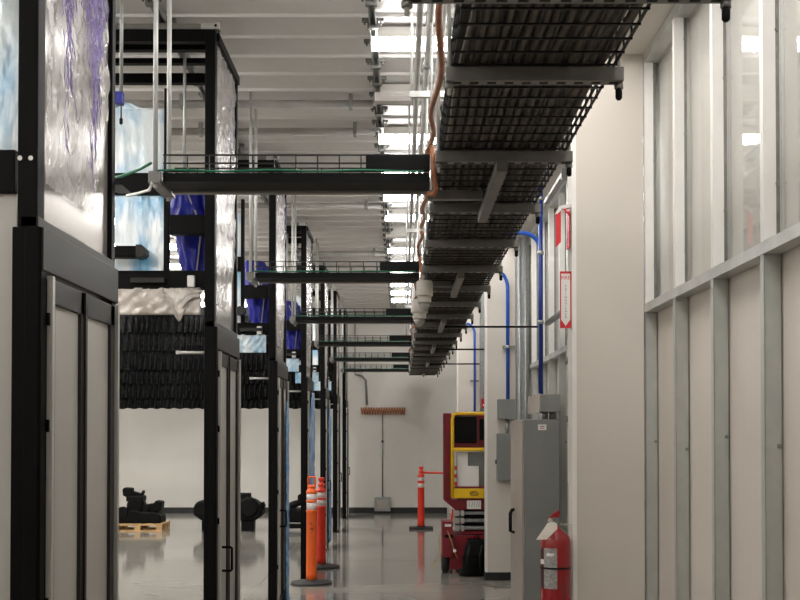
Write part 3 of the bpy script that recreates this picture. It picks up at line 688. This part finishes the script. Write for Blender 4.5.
# ================================================================== scissor lift
LY = 11.6; s = F/LY
def lx(x): return (x-VX)/s
def lz(y): return H+(VY-y)/s
o = thing('scissor_lift', (0.83, LY+0.8, 0), 'red scissor lift with yellow guard rails parked behind the middle pier', 'lift')
xl = lx(443.5); xr = 0.83*2-xl; L1 = LY+1.7
# platform end frame
for X in (xl+0.045, xr-0.045):
    MB().prism([(X-0.045,lz(413)),(X+0.045,lz(413)),(X+0.045,lz(500)),(X-0.045,lz(500))], 'y', LY+0.06, LY+0.16).build('corner_post', 'liftred', o, bevel=0.008)
MB().prism([(xl,lz(500)),(xr,lz(500)),(xr-0.12,lz(510)),(xl+0.13,lz(510))], 'y', LY+0.03, LY+0.16).build('platform', 'liftred', o, bevel=0.004)
yx = lx(452.5); yr = 0.83*2-yx; rr = 0.019
MB().tube([(yx,LY,lz(497)),(yx,LY,lz(419)),(yx+0.012,LY,lz(415)),(yx+0.045,LY,lz(413.5)),(yr-0.045,LY,lz(413.5)),(yr-0.012,LY,lz(415)),(yr,LY,lz(419)),(yr,LY,lz(497))], rr, 10).build('guard_rail', 'yellow', o)
MB().tube([(yx,LY,lz(449.5)),(yr,LY,lz(449.5))], rr*1.15, 10).build('mid_rail', 'yellow', o)
for X in (yx, yr):
    X = X+(0.05 if X < 0.83 else -0.05)
    MB().tube([(X,LY+0.05,lz(413.5)),(X,L1,lz(413.5)),(X,L1,lz(497))], rr, 10).build('guard_rail', 'yellow', o)
    MB().tube([(X,LY+0.05,lz(449.5)),(X,L1,lz(449.5))], rr, 8).build('mid_rail', 'yellow', o)
MB().box(lx(458), 0.83*2-lx(458), LY+0.17, L1, lz(508), lz(500)).build('platform_deck', 'liftred', o)
tb = MB().box(yx-0.015, yr+0.015, LY-0.012, LY+0.02, lz(498), lz(488.5)).build('toe_board', 'yellow', o, bevel=0.002)
cx = lx(474)
MB().tube([(cx+0.045*math.cos(a*math.pi/12), LY-0.013, lz(493.5)+0.024*math.sin(a*math.pi/12)) for a in range(24)], 0.003, 6, closed=True).build('logo_ring', 'ink', tb)
text_mesh('logo', 'MEC', 0.042, fm(cx, LY-0.0138, lz(493.5)), 'ink', tb)
MB().box(yx+0.01, yr-0.01, LY+0.022, LY+0.03, lz(488.5), lz(486.5)).build('toe_strip', 'liftred', o)
# dark mesh back and control panel
MB().box(lx(455), lx(477), LY+0.05, LY+0.09, lz(443), lz(416)).build('control_panel', 'blackmatt', o, bevel=0.01)
MB().box(lx(454), 0.83*2-lx(454), LY+0.10, LY+0.13, lz(448), lz(415)).build('control_backing', 'liftred', o)
MB().box(lx(480), lx(486), LY+0.06, LY+0.1, lz(440), lz(419)).build('cable_pouch', 'blackmatt', o, bevel=0.01)
MB().box(lx(457), 0.83*2-lx(457), LY+0.08, LY+0.12, lz(488), lz(452)).build('rear_panel', 'greypaint', o)
tag(MB().box(lx(457.5), lx(468), LY+0.05, LY+0.056, lz(486.5), lz(452.5)).box(lx(457.5), lx(479), LY+0.044, LY+0.05, lz(486.5), lz(466)).build('paper_sheet', 'paper'), 'white stepped paper board standing inside the lift platform', 'board')
for q in range(3):
    MB().box(lx(454.5), lx(457), LY+0.02, LY+0.03, lz(486-q*8), lz(482-q*8)).build('warning_strip', 'red', o)
# below the platform: label, scissor arms, chassis
MB().box(lx(457), xr-0.13, LY+0.04, LY+0.12, lz(510), lz(498)).build('under_beam', 'liftred', o)
pl = MB().box(lx(467), lx(481), LY+0.022, LY+0.029, lz(509), lz(500.5)).build('data_plate', 'paper', o)
mb = MB()
for q in range(5):
    a = lx(469)+q*0.026; mb.prism([(a,lz(507)),(a+0.006,lz(507)),(a+(0.02 if q % 2 else 0.012),lz(502)),(a+(0.014 if q % 2 else 0.006),lz(502))], 'y', LY+0.0205, LY+0.022)
mb.build('plate_print', 'labelgrey', pl)
for q in range(3):
    z = lz(513.5+q*7.5)
    MB().box(lx(455.5), 0.83*2-lx(455.5), LY+0.06, LY+0.12, z-0.016, z+0.02).build('scissor_arm', 'galv', o, bevel=0.004)
    MB().box(lx(454), lx(459.5), LY+0.03, LY+0.06, z-0.03, z+0.03).build('scissor_end', 'alu', o, bevel=0.006)
    MB().box(lx(461), lx(464.5), LY+0.03, LY+0.06, z-0.03, z+0.03).build('scissor_end', 'alu', o, bevel=0.006)
    for X in (lx(466), 0.83*2-lx(466)):
        MB().obox((X+0.02, LY+0.85, z), (0.02, 0.72, 0.03), Matrix.Rotation(0.03 if q % 2 else -0.03, 3, 'X')).build('scissor_arm', 'galvdark', o)
MB().box(lx(462), 0.83*2-lx(462), LY+0.12, LY+1.5, lz(536), lz(510)).build('scissor_core', 'blackmatt', o)
MB().box(lx(461), 0.83*2-lx(461), LY+0.02, LY+0.1, lz(534), lz(531.5)).build('cross_bar', 'liftred', o)
MB().box(lx(442), lx(452.5), LY-0.05, LY+0.3, lz(557), lz(521)).build('side_box', 'liftred', o, bevel=0.008)
MB().box(0.83*2-lx(452.5), 0.83*2-lx(442), LY-0.05, LY+0.3, lz(557), lz(521)).build('side_box', 'liftred', o, bevel=0.008)
MB().box(lx(449.5), 0.83*2-lx(449.5), LY, LY+0.35, lz(569), lz(535)).box(lx(458), 0.83*2-lx(458), LY+0.35, LY+1.6, lz(569), lz(540)).build('chassis', 'liftred', o, bevel=0.008)
MB().box(lx(444.5), lx(451), LY-0.056, LY-0.05, lz(526), lz(523.5)).build('decal', 'paper', o)
MB().box(lx(444.5), lx(453), LY-0.056, LY-0.05, lz(537), lz(534)).build('grille', 'blackmatt', o)
MB().lathe((lx(453), LY-0.03, lz(528)), [(0.02,0),(0.02,0.02)], 12, 'y').build('beacon', 'paper', o)
for X in (lx(441.5), 0.83*2-lx(449.5)):
    for Y, X in ((LY+0.12, X), (LY+1.45, X+(0.13 if X < 0.83 else -0.13))):
        wl = MB().lathe((X, Y, 0.115), [(0.085,0),(0.115,0.012),(0.115,0.075),(0.085,0.088)], 24, 'x').build('wheel', 'rubber', o)
        MB().lathe((X-0.004, Y, 0.115), [(0.05,0),(0.06,0.008),(0.06,0.09)], 16, 'x').build('hub', 'galvdark', wl)
for q in range(3):
    MB().tube([(lx(452+0.8*math.sin(k+q)), LY-0.01, lz(509+k*3)) for k in range(6)], 0.007, 6).build('signal_cable', 'red', o)
def dangling(pts, m, lb):
    tag(MB().tube([(lx(a), Y, lz(b)) for a, b, Y in pts], 0.006, 6).build('hanging_cord', m), lb, 'cord')
dangling([(447,530,LY-0.07),(451,540,LY-0.1),(454,551,LY-0.12),(457,557,LY-0.12)], 'hose', 'tan cord hanging diagonally across the front of the red lift')
dangling([(441,529,LY-0.06),(438.5,540,LY-0.06),(439.5,552,LY-0.08),(436,560,LY-0.1),(432,566,LY-0.12)], 'hose', 'thin cord dangling at the left corner of the red lift')
MB().lathe((lx(454),LY-0.13,lz(551)),[(0.006,0),(0.018,0.01),(0.018,0.03),(0.006,0.04)],10).build('plug','paper',None)
q = bpy.data.objects['plug']; tag(q, 'small pale plug hanging on the tan cord of the lift', 'plug')
# backpack
o = thing('backpack', (0.76, 11.42, 0), 'black backpack slumped on the floor against the lift', 'backpack')
def pack(u, v):
    a = u*2*math.pi; r0 = (1-0.35*v**3)*(0.96+0.04*math.sin(a*3+v*5))
    x = math.copysign(abs(math.cos(a))**0.6, math.cos(a))*0.135*r0; y = math.copysign(abs(math.sin(a))**0.6, math.sin(a))*0.085*r0
    return (0.765+x+0.035*v-(0.02 if v < 0.2 else 0), 11.42+y+0.03*v, 0.004+0.39*v)
pk = MB().grid(pack, 40, 24)
pk.f.append(tuple(range(len(pk.v)-41, len(pk.v)-1))); pk.sm.append(False)
pk.build('bag', 'blackmatt', o)
def pocket(u, v):
    a = math.pi+u*math.pi; return (0.745+0.1*math.cos(a), 11.34+0.045*math.sin(a), 0.03+0.2*v)
MB().grid(pocket, 20, 8).build('pocket', 'blackmatt', o)
MB().tube([(0.79,11.42,0.385),(0.785,11.40,0.425),(0.82,11.41,0.43),(0.835,11.43,0.385)], 0.008, 6).build('handle', 'blackmatt', o)
for X in (0.70, 0.83): MB().tube([(X+0.03,11.33,0.34),(X,11.30,0.2),(X,11.325,0.05)], 0.012, 6).build('strap', 'cable', o)

# ================================================================== delineator posts
def delineator(X, Y, m, hgt, label, grab, base='disc', bands=((0.93,1.0),(0.82,0.91)), R=0.052):
    o = thing('delineator_post', (X, Y, 0), label, 'bollard', 'delineator posts')
    if base == 'disc': MB().lathe((X,Y,0), [(0.21,0),(0.212,0.012),(0.20,0.024),(0.10,0.034),(0.07,0.045)], 32).build('base', 'rubber', o)
    else: MB().box(X-0.19, X+0.19, Y-0.15, Y+0.15, 0, 0.03).box(X-0.07, X+0.07, Y-0.07, Y+0.07, 0.03, 0.05).build('base', 'rubber', o, bevel=0.006)
    z1 = hgt-0.17
    prof = [(R*1.08,0.04),(R*1.06,0.1)]
    for a, b in bands[::-1]:
        A, B = a*z1, b*z1
        prof += [(R,A-0.025),(R*1.1,A-0.02),(R*1.1,A-0.003),(R*0.96,A),(R*0.96,B)]
    prof += [(R*1.1,z1*bands[0][1]+0.003),(R*1.1,z1*bands[0][1]+0.025),(R*0.9,z1*bands[0][1]+0.035),(R*0.62,z1+0.06),(R*0.6,hgt-0.09)]
    p = MB().lathe((X,Y,0), prof, 20).build('post', m, o)
    for a, b in bands: MB().lathe((X,Y,0), [(R*0.985,a*z1),(R*0.985,b*z1)], 20).build('reflective_band', 'reflective', p)
    if grab:
        MB().tube([(X-0.035,Y,hgt-0.10),(X-0.036,Y,hgt-0.01),(X-0.03,Y,hgt),(X+0.03,Y,hgt),(X+0.036,Y,hgt-0.01),(X+0.035,Y,hgt-0.10)], 0.009, 8).build('grab_handle', m, o)
        MB().lathe((X,Y,hgt-0.11), [(R*0.8,0),(R*0.85,0.015),(R*0.6,0.03)], 16).build('cap', m, o)
    else:
        MB().lathe((X,Y,hgt-0.10), [(R*0.6,0),(R*0.75,0.005),(R*0.75,0.03),(R*0.5,0.035),(R*0.5,0.06),(R*0.75,0.065),(R*0.75,0.095),(R*0.5,0.1)], 16).build('cap', m, o)
    return o, p
o, p = delineator(-0.925, 10.82, 'orange', 1.09, 'orange delineator post with loop handle on round black base, nearest of three', True)
mb = MB()
for a, b, c, d in ((0,0,0.028,0),(0.014,-0.02,0.014,0.0),(0,-0.05,0.028,-0.05),(0.0,-0.05,0.0,-0.075),(0.028,-0.05,0.028,-0.075),(0.0,-0.062,0.028,-0.062),(0.006,-0.1,0.024,-0.09)):
    mb.tube([(-0.935+a,10.82-0.0545,0.62+b),(-0.935+c+0.0005,10.82-0.0545,0.62+d+0.0005)], 0.0022, 5)
mb.build('marker_strokes', 'ink', p)
delineator(-0.925, 12.12, 'red', 1.03, 'red-orange delineator post with two white bands behind the orange one', False, R=0.05)
delineator(0.305, 16.9, 'red', 1.0, 'far red-orange delineator post on square base before the back wall', False, base='square', bands=((0.93,1.0),(0.80,0.88)), R=0.052)
o = tag(MB().tube([(0.35,16.87,0.905),(0.45,16.6,0.91),(0.62,15.5,0.95),(0.66,13.5,0.98)], 0.02, 6).build('barrier_tape', 'red'), 'red barrier tape from the far delineator post to the lift', 'tape')

# ================================================================== far hall
# black tiered curtain
o = thing('black_curtain', (-4.0, 18.6, 1.95), 'wide black tiered pleated curtain hanging before the back wall', 'curtain')
X0, X1c = -7.5, -1.12
tiers = [(1.96,2.16),(2.14,2.42),(2.40,2.66),(2.64,3.0),(2.98,3.32),(3.30,3.62)]
for k, (a, b) in enumerate(tiers):
    def fn(u, v, a=a, b=b, k=k):
        x = X0+u*(X1c-X0)
        return (x, 18.6-0.05*(1-v)+0.03*math.sin(x*60+k*2+2*math.sin(x*7))*(1.0-0.5*v)+0.014*math.sin(x*143+v*9+k), a+(b-a)*v+0.008*math.sin(x*31+k)*(1-v))
    MB().grid(fn, 520, 5).build('pleat_tier', 'curtain', o)
MB().box(X0, X1c, 18.58, 18.66, 3.60, 3.74).build('header_rail', 'blackmatt', o)
for X in (-7.0,-5.0,-3.0,-1.5): MB().tube([(X,18.62,3.74),(X,18.62,ZC-0.002)],0.01,6).build('hanger','galv',o)
# pallet with black machine, and two more on stands
def robot(root, X, Y, Z, sc, v):
    def rb(name, mb, bev=0.0): mb.build(name, 'blackmatt', root, bevel=bev)
    P3 = lambda x, z, y=0: (X+x*sc, Y+y*sc, Z+z*sc)
    def bx(a, b, c, d, y0=-0.15, y1=0.15): return MB().box(X+a*sc, X+b*sc, Y+y0*sc, Y+y1*sc, Z+c*sc, Z+d*sc)
    if v == 0:
        rb('base', MB().prism([(X+u*sc, Z+w_*sc) for u, w_ in ((-0.4,0),(0.4,0),(0.4,0.14),(0.3,0.2),(0.05,0.2),(-0.1,0.24),(-0.33,0.2),(-0.4,0.08))], 'y', Y-0.22*sc, Y+0.22*sc), 0.02)
        rb('turret', MB().lathe(P3(-0.08,0.30,-0.16), [(0.12*sc,0),(0.15*sc,0.03*sc),(0.15*sc,0.28*sc),(0.12*sc,0.31*sc)], 20, 'y'))
        rb('motor', MB().lathe(P3(0.10,0.26,-0.14), [(0.06*sc,0),(0.07*sc,0.02),(0.07*sc,0.24*sc)], 16, 'y'))
        rb('link', bx(-0.24,0.06,0.38,0.48), 0.02); rb('motor', bx(0.14,0.24,0.2,0.34,-0.1,0.1), 0.02)
        rb('elbow', MB().prism([(X+u*sc, Z+w_*sc) for u, w_ in ((0.22,0.18),(0.38,0.22),(0.4,0.38),(0.28,0.4),(0.24,0.34))], 'y', Y-0.12*sc, Y+0.12*sc), 0.02)
        rb('wrist', MB().prism([(X+u*sc, Z+w_*sc) for u, w_ in ((-0.31,0.48),(-0.2,0.44),(-0.14,0.5),(-0.15,0.62),(-0.3,0.63),(-0.32,0.58))], 'y', Y-0.1*sc, Y+0.1*sc), 0.02)
        rb('forearm', MB().prism([(X+u*sc, Z+w_*sc) for u, w_ in ((-0.16,0.45),(0.02,0.43),(0.06,0.56),(0.03,0.58),(0.01,0.52),(-0.14,0.56))], 'y', Y-0.07*sc, Y+0.07*sc), 0.012)
        rb('flange', MB().lathe(P3(-0.28,0.2,-0.25), [(0.09*sc,0),(0.1*sc,0.02),(0.1*sc,0.06)], 18, 'y'))
    elif v == 1:
        rb('stand', bx(-0.42,-0.24,-0.14,0.02), 0.01); rb('stand', bx(0.18,0.36,-0.14,0.02), 0.01)
        rb('base', MB().prism([(X+u*sc, Z+w_*sc) for u, w_ in ((-0.55,0.12),(-0.42,0.02),(0.4,0.02),(0.5,0.1),(0.5,0.24),(0.36,0.34),(-0.4,0.34),(-0.52,0.24))], 'y', Y-0.2*sc, Y+0.2*sc), 0.03)
        rb('turret', MB().lathe(P3(0.3,0.22,-0.24), [(0.12*sc,0),(0.16*sc,0.03),(0.16*sc,0.1*sc)], 20, 'y'))
        rb('motor', bx(0.02,0.3,0.33,0.43,-0.12,0.12), 0.02); rb('motor', MB().lathe(P3(0.06,0.4,-0.1), [(0.06*sc,0),(0.07*sc,0.02),(0.07*sc,0.2*sc)], 16, 'y'))
        rb('wrist', MB().prism([(X+u*sc, Z+w_*sc) for u, w_ in ((0.4,0.24),(0.5,0.3),(0.53,0.24),(0.5,0.14))], 'y', Y-0.08*sc, Y+0.08*sc), 0.01)
        rb('flange', MB().lathe(P3(-0.4,0.2,-0.24), [(0.1*sc,0),(0.13*sc,0.03),(0.13*sc,0.08*sc)], 18, 'y'))
    else:
        rb('stand', bx(-0.45,0.45,-0.10,-0.04), 0.01); rb('stand', bx(-0.45,-0.3,-0.14,0.02), 0.01); rb('stand', bx(0.25,0.4,-0.14,0.02), 0.01)
        rb('base', MB().prism([(X+u*sc, Z+w_*sc) for u, w_ in ((-0.45,0.0),(0.45,0.0),(0.45,0.2),(0.2,0.26),(0.0,0.22),(-0.2,0.3),(-0.42,0.22))], 'y', Y-0.2*sc, Y+0.2*sc), 0.03)
        rb('arm', MB().tube([P3(-0.25,0.2,-0.1),P3(-0.05,0.3,-0.1),P3(0.1,0.34,-0.1)], [0.07*sc,0.06*sc,0.05*sc], 10))
        rb('wrist', MB().prism([(X+u*sc, Z+w_*sc) for u, w_ in ((0.0,0.28),(0.1,0.3),(0.2,0.42),(0.15,0.46),(0.1,0.38),(0.04,0.47),(0.0,0.44))], 'y', Y-0.1*sc, Y+0.0*sc), 0.01)
        rb('motor', MB().lathe(P3(0.25,0.18,-0.24), [(0.08*sc,0),(0.1*sc,0.02),(0.1*sc,0.1*sc)], 16, 'y'))
PY = 16.5; px0, px1 = px(114,0,PY)[0], px(163,0,PY)[0]
o = thing('wooden_pallet', ((px0+px1)/2, PY, 0), 'pale wooden pallet on the floor under a black machine', 'pallet')
for q in range(5): MB().box(px0+q*(px1-px0)*0.2125, px0+q*(px1-px0)*0.2125+0.12, PY-0.05, PY+0.52, 0.10, 0.122).build('deck_board', 'wood', o)
for q in range(3):
    a = px0+q*(px1-px0-0.09)/2; 
    for Y in (PY-0.05, PY+0.185, PY+0.42): MB().box(a, a+0.09, Y, Y+0.1, 0.022, 0.10).build('block', 'wood', o)
for Y in (PY-0.05, PY+0.185, PY+0.42): MB().box(px0, px1, Y, Y+0.1, 0.0, 0.022).build('bottom_board', 'wood', o)
MB().box(px0, px1, PY-0.055, PY-0.05, 0.095, 0.122).build('front_board', 'wood', o)
o = thing('industrial_robot', ((px0+px1)/2, PY+0.3, 0.123), 'black folded industrial robot lying on the wooden pallet', 'robot')
robot(o, (px0+px1)/2, PY+0.2, 0.123, 0.88, 0)
xa, xb = px(194,0,PY)[0], px(264,0,PY)[0]
o = thing('industrial_robot', ((xa+xb)/2, PY+0.2, 0), 'black industrial robot on block stands seen behind the second enclosure', 'robot')
robot(o, (xa+xb)/2, PY+0.2, 0.14*1.03, 1.03, 1)
xa, xb = px(268,0,PY)[0], px(326,0,PY)[0]
o = thing('industrial_robot', ((xa+xb)/2, PY+0.2, 0), 'black industrial robot with raised claw seen beside the third enclosure', 'robot')
robot(o, (xa+xb)/2, PY+0.2, 0.14*0.95, 0.95, 2)
# coil hose on the back wall
WY = YB-0.06
xa, za = px(361,411,WY); xb, _ = px(405,411,WY)
o = thing('coiled_hose', ((xa+xb)/2, WY, za), 'orange-brown coiled air hose rack on the back wall', 'hose')
n = 300
MB().tube([(xa+(xb-xa)*k/n, WY+0.045*math.sin(k*2*math.pi*17/n), za+0.06*math.cos(k*2*math.pi*17/n)) for k in range(n+1)], 0.014, 5).build('coil', 'copper', o)
MB().box(xa, xb, WY-0.01, WY+0.01, za-0.006, za+0.006).build('core', 'galvdark', o)
p1 = px(367,405,WY); p2 = px(366,380,WY); p3 = px(362,376,WY); p4 = px(355,374,WY)
o = thing('drop_pipe', (p1[0], WY, p1[1]), 'bent galvanised drop pipe above the coiled hose on the back wall', 'pipe')
MB().tube([(p1[0],WY,p1[1]),(p2[0],WY,p2[1]),(p3[0],WY,p3[1]),(p4[0],WY,p4[1])], 0.022, 8).build('pipe', 'galvdark', o)
MB().tube([(p4[0],WY,p4[1]),(p4[0],WY,ZC-0.03)], 0.012, 8).build('riser', 'galv', o)
p5, p6 = px(382.5,414,WY), px(382.5,497,WY)
o = thing('wall_box', (p6[0], WY, p6[1]), 'pale grey wall box with thin conduit low on the back wall', 'box')
a, b = px(374.5,511,WY), px(390.5,497,WY)
MB().box(a[0], b[0], YB-0.12, YB-0.002, a[1], b[1]).build('body', 'galv', o, bevel=0.005)
MB().box(a[0]+0.06, b[0]-0.06, YB-0.125, YB-0.12, a[1]+0.06, b[1]-0.06).build('cover', 'greydoor', o, bevel=0.003)
MB().tube([(p6[0],YB-0.05,p6[1]),(p5[0],YB-0.05,p5[1])], 0.012, 8).build('conduit', 'galvdark', o)
MB().box(p6[0]-0.02,p6[0]+0.02,YB-0.07,YB-0.02,1.35,1.39).build('coupling','blackmatt',o)
for q in [q for q in bpy.data.objects if '_o' in q]: del q['_o']
